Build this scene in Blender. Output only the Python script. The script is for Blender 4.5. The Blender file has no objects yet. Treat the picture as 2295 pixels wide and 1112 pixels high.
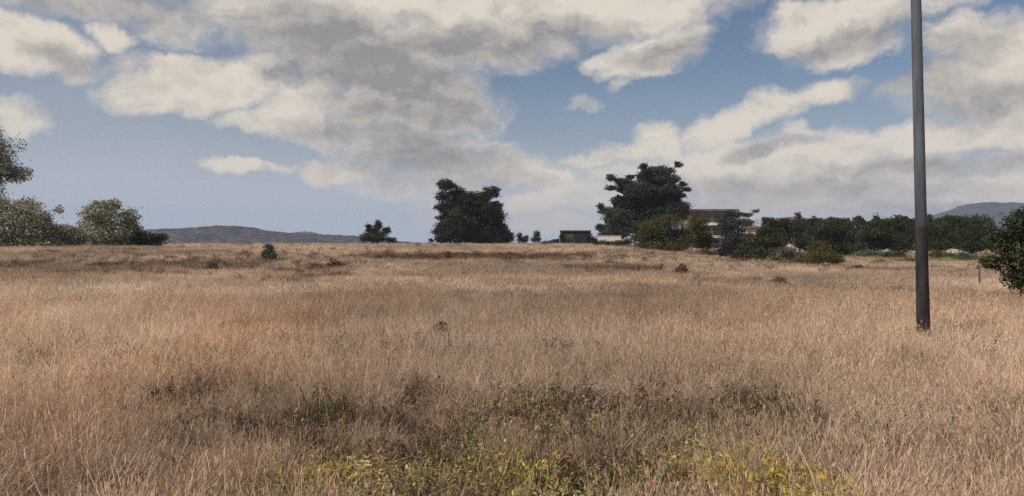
import bpy, bmesh, math, random
import numpy as np
from mathutils import Vector

R = math.radians
scene = bpy.context.scene
COL = scene.collection

# ------------------------------------------------------------------ camera
F = 1801.0            # focal length in photo pixels (photo 2295 x 1112)
CX, CY = 1147.5, 556.0
HOR = 545.0           # row of the true horizon
H = 2.2               # eye height
cam = bpy.data.cameras.new('camera')
cam.sensor_width = 36.0
cam.lens = F / 2295.0 * 36.0
cam.clip_start = 0.1
cam.clip_end = 30000.0
camo = bpy.data.objects.new('camera', cam)
camo.location = (0, 0, H)
camo.rotation_euler = (R(90) - math.atan((CY - HOR) / F), 0, 0)
COL.objects.link(camo)
scene.camera = camo

scene.view_settings.view_transform = 'Standard'
scene.view_settings.look = 'None'
scene.view_settings.exposure = 0.0
scene.view_settings.gamma = 1.0
scene.view_settings.use_curve_mapping = False
scene.render.engine = 'CYCLES'
scene.cycles.use_denoising = False
scene.cycles.max_bounces = 6
scene.cycles.diffuse_bounces = 3
scene.cycles.transparent_max_bounces = 4
scene.cycles.volume_bounces = 0
scene.cycles.sample_clamp_indirect = 6.0

# ------------------------------------------------------------------ sun
SUN_AZ, SUN_EL = -124.0, 47.0      # degrees from +Y (negative = left), elevation
sd = Vector((math.sin(R(SUN_AZ)) * math.cos(R(SUN_EL)), math.cos(R(SUN_AZ)) * math.cos(R(SUN_EL)), math.sin(R(SUN_EL))))
sun = bpy.data.lights.new('sun', 'SUN')
sun.energy = 4.0
sun.angle = R(0.6)
sun.color = (1.0, 0.93, 0.84)
suno = bpy.data.objects.new('sun', sun)
suno.rotation_euler = (-sd).to_track_quat('-Z', 'Y').to_euler()
suno.location = (-40, 10, 60)
COL.objects.link(suno)

# ------------------------------------------------------------------ world: sky and clouds, laid out by direction
W = bpy.data.worlds.new('World')
scene.world = W
W.use_nodes = True
W.cycles.sampling_method = 'MANUAL'
W.cycles.sample_map_resolution = 512
nt = W.node_tree
nt.nodes.clear()
LK = nt.links.new


class G:
    """tiny helper around a node tree"""
    def __init__(s, t): s.t = t
    def n(s, typ, **kw):
        o = s.t.nodes.new(typ)
        for k, v in kw.items(): setattr(o, k, v)
        return o
    def put(s, sock, v):
        if hasattr(v, 'is_output'): s.t.links.new(v, sock)
        elif v is not None: sock.default_value = v
    def m(s, op, a, b=None, c=None, clamp=False):
        o = s.n('ShaderNodeMath', operation=op, use_clamp=clamp)
        s.put(o.inputs[0], a)
        if b is not None: s.put(o.inputs[1], b)
        if c is not None: s.put(o.inputs[2], c)
        return o.outputs[0]
    def v(s, op, a, b=None, out=0, scale=None):
        o = s.n('ShaderNodeVectorMath', operation=op)
        s.put(o.inputs[0], a)
        if b is not None: s.put(o.inputs[1], b)
        if scale is not None: s.put(o.inputs['Scale'], scale)
        return o.outputs[out]
    def noise(s, vec, scale, detail=4, rough=0.55, dist=0.0, color=False):
        o = s.n('ShaderNodeTexNoise')
        if vec is not None: s.put(o.inputs['Vector'], vec)
        o.inputs['Scale'].default_value = scale
        o.inputs['Detail'].default_value = detail
        o.inputs['Roughness'].default_value = rough
        o.inputs['Distortion'].default_value = dist
        return o.outputs['Color' if color else 'Fac']
    def mix(s, f, a, b, blend='MIX'):
        o = s.n('ShaderNodeMix', data_type='RGBA', blend_type=blend)
        s.put(o.inputs[0], f); s.put(o.inputs[6], a); s.put(o.inputs[7], b)
        return o.outputs[2]
    def ss(s, x, lo, hi):
        o = s.n('ShaderNodeMapRange', interpolation_type='SMOOTHSTEP')
        s.put(o.inputs[0], x); o.inputs[1].default_value = lo; o.inputs[2].default_value = hi
        return o.outputs[0]
    def comb(s, x, y, z=0.0):
        o = s.n('ShaderNodeCombineXYZ')
        s.put(o.inputs[0], x); s.put(o.inputs[1], y); s.put(o.inputs[2], z)
        return o.outputs[0]


g = G(nt)
SKY = 0.1


def lin(r, gg, b):
    f = lambda c: ((c / 255 + 0.055) / 1.055) ** 2.4 if c > 10 else c / 255 / 12.92
    return (f(r), f(gg), f(b), 1.0)


def skycol(r, gg, b, k=1.0):
    c = lin(r, gg, b)
    return tuple(x / SKY * k for x in c[:3]) + (1.0,)


tc = g.n('ShaderNodeTexCoord')
D = g.v('NORMALIZE', tc.outputs['Generated'])
sep = g.n('ShaderNodeSeparateXYZ')
LK(D, sep.inputs[0])
az = g.m('ARCTAN2', sep.outputs[0], sep.outputs[1])
el = g.m('ARCSINE', sep.outputs[2])
P0 = g.comb(az, el)
# warp the directions so every edge is ragged
w1 = g.v('SUBTRACT', g.noise(P0, 5.0, 3, 0.55, color=True), (0.5, 0.5, 0.5))
w2 = g.v('SUBTRACT', g.noise(P0, 22.0, 5, 0.62, color=True), (0.5, 0.5, 0.5))
Pw = g.v('ADD', P0, g.v('MULTIPLY', w1, (0.07, 0.035, 0)))
Pw = g.v('ADD', Pw, g.v('MULTIPLY', w2, (0.060, 0.040, 0)))


def azel(px, py):
    x, z = (px - CX) / F, (HOR - py) / F
    return math.atan2(x, 1.0), math.atan2(z, math.hypot(x, 1.0))


def blobs(lst):
    acc = None
    for (px, py, rx, ry, rot, wt) in lst:
        a, e = azel(px, py)
        c = math.cos(a) ** 2
        mp = g.n('ShaderNodeMapping', vector_type='TEXTURE')
        if acc is None: LK(Pw, mp.inputs[0])
        else:                                    # a vanishing dependence keeps the node compiler from holding every blob at once
            q = g.n('ShaderNodeVectorMath', operation='MULTIPLY_ADD')
            LK(acc, q.inputs[0]); q.inputs[1].default_value = (1e-7, 1e-7, 1e-7); LK(Pw, q.inputs[2])
            LK(q.outputs[0], mp.inputs[0])
        mp.inputs[1].default_value = (a, e, 0)
        mp.inputs[2].default_value = (0, 0, R(rot))
        mp.inputs[3].default_value = (rx / F * c, ry / F * math.cos(a), 1)
        sp = g.v('DOT_PRODUCT', mp.outputs[0], mp.outputs[0], out='Value')
        # z of P is 0, so this is the squared elliptic radius; wt*(1-r2*.55) is 0 a little outside the ellipse
        d = g.m('MULTIPLY_ADD', sp, -0.55 * wt, wt)
        acc = d if acc is None else g.m('SMOOTH_MAX', acc, d, 0.25)
    return acc


CLOUD = [  # px, py, rx, ry, rot, weight
    # the big cloud across the top
    (600, 25, 150, 60, 0, 1.0), (830, 5, 320, 55, 0, 1.0), (1230, 20, 330, 70, 0, 1.0), (1480, 20, 110, 45, 0, .8),
    (1480, 115, 105, 36, 15, .9), (1385, 145, 75, 22, 0, .7), (1545, 105, 38, 34, 0, .7),
    (760, 110, 230, 85, -15, 1.0), (900, 180, 190, 70, -20, 1.0), (1050, 95, 180, 62, 0, 1.0), (1190, 85, 130, 45, 0, .9),
    (900, 245, 190, 50, 0, .95), (1030, 265, 70, 40, 0, .8), (620, 160, 90, 45, 0, .7),
    # bright cloud left of the middle
    (450, 195, 170, 48, 8, 1.6), (430, 165, 95, 34, 0, 1.3), (330, 220, 75, 20, 0, .8), (560, 200, 60, 30, 0, .7),
    (680, 235, 90, 42, 20, 1.4), (620, 268, 110, 22, 0, .8),
    (830, 300, 190, 34, -8, .8), (960, 340, 150, 40, 0, .85), (1010, 385, 160, 42, 0, .7), (900, 410, 110, 26, 0, .5),
    # upper left
    (60, 100, 110, 50, -15, 1.4), (130, 140, 70, 30, -25, .8), (20, 60, 60, 25, 0, .7), (240, 88, 48, 24, -15, .8), (390, 50, 75, 45, 0, .7), (330, 20, 160, 30, 0, .6),
    (120, 5, 190, 25, 0, .6), (20, 245, 60, 32, -20, .8), (290, 150, 50, 18, 10, .35),
    # small ones low on the left
    (540, 372, 56, 17, -4, 1.0), (625, 380, 50, 10, -4, .6), (775, 382, 78, 25, 0, 1.0), (720, 390, 40, 15, 0, .6),
    # middle, over the two pines
    (1130, 365, 110, 26, -5, .8), (1185, 390, 95, 20, 0, 1.1), (1060, 340, 80, 25, 0, .6), (1200, 452, 90, 24, 5, 1.2), (1240, 505, 140, 26, 0, .8), (1060, 470, 90, 30, 0, .3),
    (1480, 312, 55, 30, 0, 1.05), (1375, 345, 100, 20, 5, .95), (1430, 385, 170, 30, 0, .7), (1330, 430, 150, 40, 0, .6),
    (1655, 270, 95, 34, 25, 1.0), (1590, 305, 50, 22, 20, .8), (1755, 235, 75, 22, 15, .8), (1860, 205, 75, 24, 0, .95), (1800, 215, 40, 15, 20, .6),
    (1305, 232, 22, 14, 30, .35), (1385, 195, 26, 9, 15, .3), (1690, 88, 34, 32, 0, .35),
    # right half, low sheet
    (1790, 300, 50, 18, -20, .6), (1700, 360, 260, 44, 6, .95), (1960, 320, 240, 34, 9, 1.0), (2200, 285, 170, 40, 5, 1.0), (1900, 400, 420, 55, 0, 1.0),
    (2150, 440, 300, 60, 0, .9), (1750, 450, 260, 38, 0, .8), (2300, 400, 200, 80, 0, .9), (1950, 475, 260, 30, 0, .5),
    # top right
    (1900, 50, 180, 48, 8, 1.05), (1790, 85, 75, 36, 0, .95), (1770, 45, 60, 34, 0, .8), (1900, 100, 110, 34, 10, .8), (2080, 10, 110, 20, 0, .5),
    (2140, 85, 85, 38, 0, .9), (2240, 110, 90, 55, 0, 1.0), (2190, 190, 170, 60, 0, 1.0), (2060, 170, 90, 22, 22, .7), (2290, 200, 140, 110, 0, 1.0),
]
GREY = [
    (770, 120, 200, 62, -15, .9), (900, 185, 165, 55, -20, 1.1), (1060, 105, 170, 40, 0, .75), (900, 245, 140, 34, -5, .7), (1230, 80, 120, 30, 0, .5),
    (860, 305, 170, 26, -5, .7), (970, 350, 150, 36, 0, .7), (1010, 395, 120, 30, 0, .5), (330, 25, 170, 32, 0, .5), (90, 5, 160, 20, 0, .5),
    (120, 135, 60, 22, -20, .45), (1900, 95, 150, 26, 10, .65), (1480, 125, 70, 20, 10, .4), (2090, 150, 110, 45, 10, .5), (2180, 225, 120, 40, 0, .35),
    (1800, 425, 300, 26, 0, .45), (2100, 365, 250, 18, 4, .35), (2050, 470, 200, 22, 0, .5), (1720, 335, 70, 10, 10, .4), (650, 160, 60, 24, 0, .6),
]
dens = blobs(CLOUD)
grey = blobs(GREY)
Pn = g.v('MULTIPLY', Pw, (1.0, 1.7, 1.0))
n1 = g.noise(Pn, 9.0, 9, 0.66)
n1b = g.noise(g.v('ADD', Pn, (-0.012, 0.022, 0)), 9.0, 9, 0.66)
relief = g.m('SUBTRACT', n1, n1b)
far_n = g.m('SUBTRACT', g.noise(P0, 3.5, 5, 0.6), 0.47)              # loose clouds elsewhere round the sky
inview = g.ss(g.m('ABSOLUTE', az), 0.95, 0.62)
lowel = g.ss(el, 0.62, 0.42)
vis = g.m('MULTIPLY', inview, lowel)
dens_all = g.m('ADD', g.m('MULTIPLY', g.m('MAXIMUM', dens, -0.6), vis),
               g.m('MULTIPLY', g.m('MULTIPLY', far_n, 6.0), g.m('SUBTRACT', 1.0, vis)))
dd = g.m('ADD', dens_all, g.m('MULTIPLY', g.m('SUBTRACT', n1, 0.5), 2.1))
mask = g.ss(dd, -0.22, 0.85)
# thin veil everywhere, thicker to the horizon
veil = g.m('MULTIPLY', g.ss(el, 0.24, -0.02), 0.85)
veil = g.m('ADD', veil, g.m('MULTIPLY', g.ss(az, -0.02, -0.5), 0.34))
veil = g.m('MULTIPLY', veil, g.m('MULTIPLY_ADD', g.noise(Pn, 4.0, 4, 0.6), 0.8, 0.6), clamp=True)

sky = g.n('ShaderNodeTexSky', sky_type='NISHITA')
sky.sun_disc = False
sky.sun_elevation = R(SUN_EL)
sky.sun_rotation = R(SUN_AZ)
sky.air_density = 1.0
sky.dust_density = 0.6
sky.ozone_density = 1.6
skyc = sky.outputs[0]
skyc = g.mix(1.0, skyc, (0.66, 0.66, 0.68, 1.0), 'MULTIPLY')
blue = g.mix(veil, skyc, skycol(174, 180, 191))
# cloud colours: sunlit cream, shaded grey-mauve
gm = g.m('ADD', g.ss(grey, -0.7, 1.05), g.m('MULTIPLY', relief, -2.1))
gm = g.m('ADD', gm, g.m('MULTIPLY', g.m('SUBTRACT', g.noise(Pn, 6.0, 4, 0.5), 0.5), 0.6), clamp=True)
low = g.m('MULTIPLY', g.ss(el, 0.13, 0.0), 0.7)
blue = g.mix(low, blue, skycol(192, 203, 218))
cl = g.mix(gm, skycol(228, 218, 203), skycol(150, 147, 146))
cl = g.mix(g.m('MULTIPLY', g.ss(el, 0.10, 0.0), 0.5), cl, skycol(196, 191, 192))
final = g.mix(g.m('MULTIPLY', mask, 0.97), blue, cl)
bg = g.n('ShaderNodeBackground')
LK(final, bg.inputs[0])
bg.inputs[1].default_value = SKY
wo = g.n('ShaderNodeOutputWorld')
LK(bg.outputs[0], wo.inputs[0])

# ------------------------------------------------------------------ terrain
rng = np.random.default_rng(11)


def sstep(a, b, x):
    t = np.clip((x - a) / (b - a), 0, 1)
    return t * t * (3 - 2 * t)


def vnoise(x, y, seed=0):
    """smooth 2-D value noise in 0..1"""
    x = np.asarray(x, float); y = np.asarray(y, float)
    xi = np.floor(x).astype(np.int64); yi = np.floor(y).astype(np.int64)
    fx = x - xi; fy = y - yi
    fx = fx * fx * (3 - 2 * fx); fy = fy * fy * (3 - 2 * fy)
    def h(i, j):
        n = (i * 374761393 + j * 668265263 + seed * 974711) & 0x7fffffff
        n = ((n ^ (n >> 13)) * 1274126177) & 0x7fffffff
        return ((n ^ (n >> 16)) & 0xffff) / 65535.0
    a = h(xi, yi); b = h(xi + 1, yi); c = h(xi, yi + 1); d = h(xi + 1, yi + 1)
    return (a * (1 - fx) + b * fx) * (1 - fy) + (c * (1 - fx) + d * fx) * fy


def fbm(x, y, seed=0, o=4):
    s = 0; a = 0.5; t = 0
    for k in range(o):
        s = s + a * vnoise(x * 2 ** k, y * 2 ** k, seed + k * 17); t += a; a *= 0.55
    return s / t


RISE = 1.72                                      # the field swells gently to the left and middle


def ground_z(x, y):
    x = np.asarray(x, float); y = np.asarray(y, float)
    d = np.hypot(x, y)
    px = CX + F * x / np.maximum(y, 1.0)
    lat = 1 - sstep(1330, 1700, px)
    lat = np.where(y < 1, 0.5, lat)
    z = RISE * sstep(18, 150, d) * lat
    z = z + (fbm(x / 9, y / 9, 3, 3) - 0.5) * 0.22 * sstep(2, 12, d) * (1 - 0.6 * sstep(120, 300, d))
    return z


def gz(x, y): return float(ground_z(np.array([x]), np.array([y]))[0])


def at(px, D):                                  # the ground point D metres deep in the direction of photo column px
    x = (px - CX) / F * D
    return x, D, gz(x, D)


def ground_at(px, py, up=0.0):                          # where the line of sight through a photo pixel meets the ground
    lo, hi = 4.0, 600.0
    s = (HOR - py) / F
    for D in np.concatenate([np.arange(4, 60, .25), np.arange(60, 600, 1.0)]):
        x = (px - CX) / F * D
        if H + s * D < gz(x, D) + up: return x, D, gz(x, D)
    return at(px, 300)


# ------------------------------------------------------------------ materials
def mat(name, base=(0.3, 0.3, 0.3, 1), rough=0.9):
    m = bpy.data.materials.new(name)
    m.use_nodes = True
    b = m.node_tree.nodes['Principled BSDF']
    b.inputs['Base Color'].default_value = base
    b.inputs['Roughness'].default_value = rough
    b.inputs['Specular IOR Level'].default_value = 0.2
    return m, G(m.node_tree), b


def noisy(name, c1, c2, scale, rough=0.9, detail=6, bump=0.0, stretch=(1, 1, 1), lo=0.35, hi=0.65):
    m, q, b = mat(name, rough=rough)
    t = q.n('ShaderNodeTexCoord')
    mp = q.n('ShaderNodeMapping')
    mp.inputs[3].default_value = stretch
    q.put(mp.inputs[0], t.outputs['Object'])
    n = q.noise(mp.outputs[0], scale, detail, 0.6)
    q.put(b.inputs['Base Color'], q.mix(q.ss(n, lo, hi), c1 + (1,), c2 + (1,)))
    if bump:
        bp = q.n('ShaderNodeBump'); bp.inputs['Strength'].default_value = bump
        q.put(bp.inputs['Height'], n); q.put(b.inputs['Normal'], bp.outputs[0])
    return m


def leaf_mat(name, translucent=0.25, attr='tint', kind='GEOMETRY', gain=1.0, rough=0.75):
    m = bpy.data.materials.new(name)
    m.use_nodes = True
    q = G(m.node_tree)
    q.t.nodes.clear()
    a = q.n('ShaderNodeAttribute', attribute_name=attr, attribute_type=kind)
    col = a.outputs['Color']
    if kind == 'INSTANCER':
        v = q.n('ShaderNodeAttribute', attribute_name='var', attribute_type='GEOMETRY')
        col = q.mix(1.0, col, v.outputs['Color'], 'MULTIPLY')
    d = q.n('ShaderNodeBsdfDiffuse'); q.put(d.inputs[0], col)
    t = q.n('ShaderNodeBsdfTranslucent'); q.put(t.inputs[0], col)
    mx = q.n('ShaderNodeMixShader'); mx.inputs[0].default_value = translucent
    q.put(mx.inputs[1], d.outputs[0]); q.put(mx.inputs[2], t.outputs[0])
    o = q.n('ShaderNodeOutputMaterial'); q.put(o.inputs[0], mx.outputs[0])
    return m


M_LEAF = leaf_mat('foliage', 0.22)
M_GRASS = leaf_mat('straw', 0.30, 'tint', 'INSTANCER')
M_BARK = noisy('bark', (0.045, 0.035, 0.028), (0.11, 0.085, 0.065), 3.0, bump=0.4, stretch=(1, 1, 0.25))


def tag(o, label=None, cat=None, group=None, kind=None):
    if label: o['label'] = label
    if cat: o['category'] = cat
    if group: o['group'] = group
    if kind: o['kind'] = kind
    return o


def empty(name, loc, label, cat, group=None):
    o = bpy.data.objects.new(name, None)
    o.location = loc
    o.empty_display_size = 0.3
    COL.objects.link(o)
    return tag(o, label, cat, group)


def link(name, me, m, parent=None):
    o = bpy.data.objects.new(name, me)
    if m: me.materials.append(m)
    COL.objects.link(o)
    if parent: o.parent = parent
    return o


def quads_mesh(name, V, nper=4, tint=None, smooth=False):
    """V: (n, nper, 3) independent faces"""
    n = V.shape[0]
    me = bpy.data.meshes.new(name)
    me.vertices.add(n * nper)
    me.vertices.foreach_set('co', V.reshape(-1).astype(np.float32))
    me.loops.add(n * nper)
    me.loops.foreach_set('vertex_index', np.arange(n * nper, dtype=np.int32))
    me.polygons.add(n)
    me.polygons.foreach_set('loop_start', np.arange(0, n * nper, nper, dtype=np.int32))
    if tint is not None:
        a = me.attributes.new('tint', 'FLOAT_COLOR', 'FACE')
        c = np.ones((n, 4), np.float32); c[:, :3] = tint
        a.data.foreach_set('color', c.reshape(-1))
    me.update(calc_edges=True)
    return me


# ------------------------------------------------------------------ ground
def ground():
    # rings from the camera outward, finer near
    rad = np.concatenate([[0.0], np.geomspace(1.0, 400, 150), np.geomspace(450, 4200, 24)])
    ang = np.radians(np.concatenate([np.arange(-180, -50, 4.0), np.arange(-50, 50, 0.7), np.arange(50, 180, 4.0)]))
    A, Rr = np.meshgrid(ang, rad)
    X = Rr * np.sin(A); Y = Rr * np.cos(A)
    Z = ground_z(X, Y)
    far = sstep(400, 900, Rr)
    Z = Z * (1 - far) + far * RISE * (1 - sstep(1330, 1700, CX + F * X / np.maximum(Y, 1)))
    nR, nA = X.shape
    V = np.stack([X, Y, Z], -1).reshape(-1, 3)
    fs = []
    for i in range(nR - 1):
        for j in range(nA):
            k = (j + 1) % nA
            fs.append((i * nA + j, i * nA + k, (i + 1) * nA + k, (i + 1) * nA + j))
    me = bpy.data.meshes.new('ground')
    me.from_pydata(V.tolist(), [], fs)
    bm = bmesh.new(); bm.from_mesh(me)
    bmesh.ops.remove_doubles(bm, verts=bm.verts, dist=1e-4)
    bmesh.ops.recalc_face_normals(bm, faces=bm.faces)
    bm.to_mesh(me); bm.free()
    if sum(p.normal.z for p in me.polygons) < 0: me.flip_normals()
    for p in me.polygons: p.use_smooth = True
    m, q, b = mat('dry_soil', rough=1.0)
    t = q.n('ShaderNodeTexCoord')
    pos = t.outputs['Object']
    big = q.noise(pos, 0.05, 5, 0.6)
    mid = q.noise(pos, 0.9, 6, 0.65)
    fine = q.noise(pos, 14.0, 8, 0.7)
    c = q.mix(q.ss(big, 0.35, 0.65), (0.30, 0.215, 0.15, 1), (0.37, 0.27, 0.195, 1))
    c = q.mix(q.ss(mid, 0.42, 0.68), c, (0.20, 0.135, 0.095, 1))
    c = q.mix(q.m('MULTIPLY', q.ss(fine, 0.48, 0.66), 0.6), c, (0.11, 0.075, 0.052, 1))
    q.put(b.inputs['Base Color'], c)
    bp = q.n('ShaderNodeBump'); bp.inputs['Strength'].default_value = 0.6; bp.inputs['Distance'].default_value = 0.05
    q.put(bp.inputs['Height'], fine); q.put(b.inputs['Normal'], bp.outputs[0])
    o = link('ground', me, m)
    tag(o, 'dry brown soil of the open field running to the horizon', 'ground', kind='structure')


ground()


# ------------------------------------------------------------------ hills
def hill(name, label, D, prof, depth, m, seed):
    """prof: (px, py) ridge points; a rounded ridge of real depth at distance D"""
    prof = np.array(prof, float)
    pxs = np.arange(prof[0, 0], prof[-1, 0] + 1, 3.0)
    top = np.interp(pxs, prof[:, 0], prof[:, 1])
    k = np.ones(7) / 7
    top = np.convolve(np.pad(top, 3, 'edge'), k, 'valid')
    x = (pxs - CX) / F * D
    hgt = H + (HOR - top) / F * D
    nb = 22
    V = []; fs = []
    t = np.linspace(-1, 1, nb)
    for j, tt in enumerate(t):
        e = np.cos(tt * math.pi / 2) ** 1.2
        yy = D + tt * depth
        n = fbm(x / (D * 0.02), np.full_like(x, yy / (D * 0.02)), seed, 5)
        zz = -2 + (hgt + 2) * e * (1 + 0.08 * (n - 0.5)) + (fbm(x / (D * .0022), np.full_like(x, yy / 7.0), seed + 9, 2) - 0.5) * D * 0.0034 * (0.2 + e)
        xs = x + (0 if tt <= 0 else 0)
        V.append(np.stack([xs, np.full_like(x, yy), np.where(e < 1e-6, -2, zz)], -1))
    n = len(x)
    V = np.concatenate(V)
    for j in range(nb - 1):
        for i in range(n - 1):
            fs.append((j * n + i, j * n + i + 1, (j + 1) * n + i + 1, (j + 1) * n + i))
    me = bpy.data.meshes.new(name)
    me.from_pydata(V.tolist(), [], fs)
    for p in me.polygons: p.use_smooth = True
    o = link(name, me, m)
    tag(o, label, 'hill', kind='structure')


M_HILL = noisy('scrub_hill', (0.018, 0.020, 0.026), (0.12, 0.085, 0.085), 0.07, detail=8, lo=0.42, hi=0.68)
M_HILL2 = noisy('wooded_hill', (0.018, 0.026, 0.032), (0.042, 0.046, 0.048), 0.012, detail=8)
hill('hill', 'long low scrubby hill on the left horizon', 1500,
     [(150, 547), (230, 538), (300, 524), (345, 516), (400, 513), (450, 512), (500, 506), (550, 509), (590, 517), (640, 522), (700, 525), (760, 528), (800, 531), (850, 536), (900, 543), (980, 548)], 260, M_HILL, 5)
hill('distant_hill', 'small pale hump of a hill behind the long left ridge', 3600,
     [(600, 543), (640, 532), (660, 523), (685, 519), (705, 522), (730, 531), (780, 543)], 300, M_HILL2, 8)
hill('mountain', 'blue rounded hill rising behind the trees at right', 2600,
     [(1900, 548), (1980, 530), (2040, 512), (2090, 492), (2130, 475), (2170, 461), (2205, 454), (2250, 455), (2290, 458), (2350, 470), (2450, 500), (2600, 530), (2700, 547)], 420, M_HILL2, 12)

# ------------------------------------------------------------------ trees and shrubs
GREENS = {
    'dark': [(0.022, 0.026, 0.018), (0.045, 0.046, 0.030), (0.092, 0.074, 0.048)],
    'pine': [(0.028, 0.038, 0.034), (0.056, 0.070, 0.054), (0.100, 0.112, 0.070)],
    'olive': [(0.060, 0.066, 0.030), (0.090, 0.088, 0.034), (0.125, 0.105, 0.036)],
    'leafy': [(0.030, 0.040, 0.022), (0.056, 0.068, 0.032), (0.088, 0.096, 0.040)],
    'sage': [(0.075, 0.090, 0.072), (0.115, 0.120, 0.085), (0.16, 0.155, 0.115)],
    'glare_olive': [(0.12, 0.125, 0.085), (0.27, 0.265, 0.17), (0.52, 0.50, 0.38)],  # olive leaves with whitish glare put into their colour
    'plum': [(0.040, 0.036, 0.044), (0.055, 0.048, 0.055), (0.070, 0.052, 0.050)],
    'brown': [(0.100, 0.062, 0.040), (0.135, 0.085, 0.055), (0.165, 0.110, 0.072)],
    'rust': [(0.12, 0.062, 0.042), (0.15, 0.082, 0.055), (0.19, 0.115, 0.08)],
}


def tube(pts, radii, seg=8):
    """one tapered tube through points -> (verts, faces)"""
    V = []; Fc = []
    pts = [Vector(p) for p in pts]
    for i, p in enumerate(pts):
        d = (pts[min(i + 1, len(pts) - 1)] - pts[max(i - 1, 0)]).normalized()
        a = d.cross(Vector((0.31, 0.95, 0.05)))
        if a.length < 1e-4: a = d.cross(Vector((1, 0, 0)))
        a.normalize(); b = d.cross(a)
        for k in range(seg):
            t = 2 * math.pi * k / seg
            V.append(p + (a * math.cos(t) + b * math.sin(t)) * radii[i])
    for i in range(len(pts) - 1):
        for k in range(seg):
            Fc.append((i * seg + k, i * seg + (k + 1) % seg, (i + 1) * seg + (k + 1) % seg, (i + 1) * seg + k))
    Fc.append(tuple(range(seg - 1, -1, -1)))
    Fc.append(tuple((len(pts) - 1) * seg + k for k in range(seg)))
    return V, Fc


def tubes_mesh(name, lst):
    V = []; Fc = []
    for pts, rad, seg in lst:
        v, f = tube(pts, rad, seg)
        o = len(V)
        V += v; Fc += [tuple(i + o for i in q) for q in f]
    me = bpy.data.meshes.new(name)
    me.from_pydata([tuple(v) for v in V], [], Fc)
    for p in me.polygons: p.use_smooth = True
    return me


def leaves(lobes, leaf, cover, pal, r, flat=0.75, needle=1.0, fill=0.45):
    """lobes (x, y, z, rx, ry, rz) in metres -> leaf faces gathered in small uneven clumps"""
    P = []; T = []; S = []
    pal = np.array(pal)
    for (x, y, z, rx, ry, rz) in lobes:
        area = math.pi * rx * rz
        n = int(max(40, area / (leaf * leaf) * cover))
        cs = max(leaf * 2.2, 0.30 * min(rx, rz) + 0.12 * max(rx, rz))
        nc = max(6, int(2.6 * (rx * rz + rx * ry) / (cs * cs)))
        u = r.normal(size=(nc, 3)); u /= np.linalg.norm(u, axis=1)[:, None]
        rad = r.random(nc) ** 0.45
        c = u * rad[:, None] * np.array([rx, ry, rz]) * 0.92 + np.array([x, y, z])
        w = r.random(nc) ** 1.5 + 0.25
        ct = r.random(nc)
        idx = r.choice(nc, n, p=w / w.sum())
        q = r.normal(size=(n, 3)); q /= np.maximum(np.linalg.norm(q, axis=1)[:, None], 1e-6)
        q *= (r.random(n) ** 0.42)[:, None]
        csz = cs * (0.55 + 0.8 * r.random(nc))
        p = c[idx] + q * csz[idx][:, None] * np.array([1.15, 1.15, flat])
        inner = r.random(n) < fill
        q2 = r.normal(size=(n, 3)); q2 /= np.linalg.norm(q2, axis=1)[:, None]
        q2 = q2 * (r.random(n) ** 0.4)[:, None] * np.array([rx, ry, rz]) * 0.9 + np.array([x, y, z])
        p = np.where(inner[:, None], q2, p)
        stray = r.random(n) < .10
        p = np.where(stray[:, None], np.array([x, y, z]) + (p - np.array([x, y, z])) * (1.05 + .3 * r.random(n))[:, None], p)
        P.append(p)
        t = np.clip(ct[idx] + r.normal(size=n) * 0.22, 0, 1) * (len(pal) - 1.001)
        i0 = t.astype(int); f = (t - i0)[:, None]
        T.append(pal[i0] * (1 - f) + pal[i0 + 1] * f)
        S.append(leaf * (0.55 + 0.9 * r.random(n)))
    P = np.concatenate(P); T = np.concatenate(T); S = np.concatenate(S)
    n = len(P)
    a = r.normal(size=(n, 3)); a /= np.linalg.norm(a, axis=1)[:, None]
    b = r.normal(size=(n, 3)); b -= (a * b).sum(1)[:, None] * a; b /= np.linalg.norm(b, axis=1)[:, None]
    a = a * (S * 0.5 * needle)[:, None]; b = b * (S * 0.36)[:, None]
    V = np.stack([P - a, P - 0.15 * a + b, P + a, P + 0.1 * a - b], 1)
    T = T * (0.85 + 0.3 * r.random(n))[:, None]
    return V, T


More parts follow.
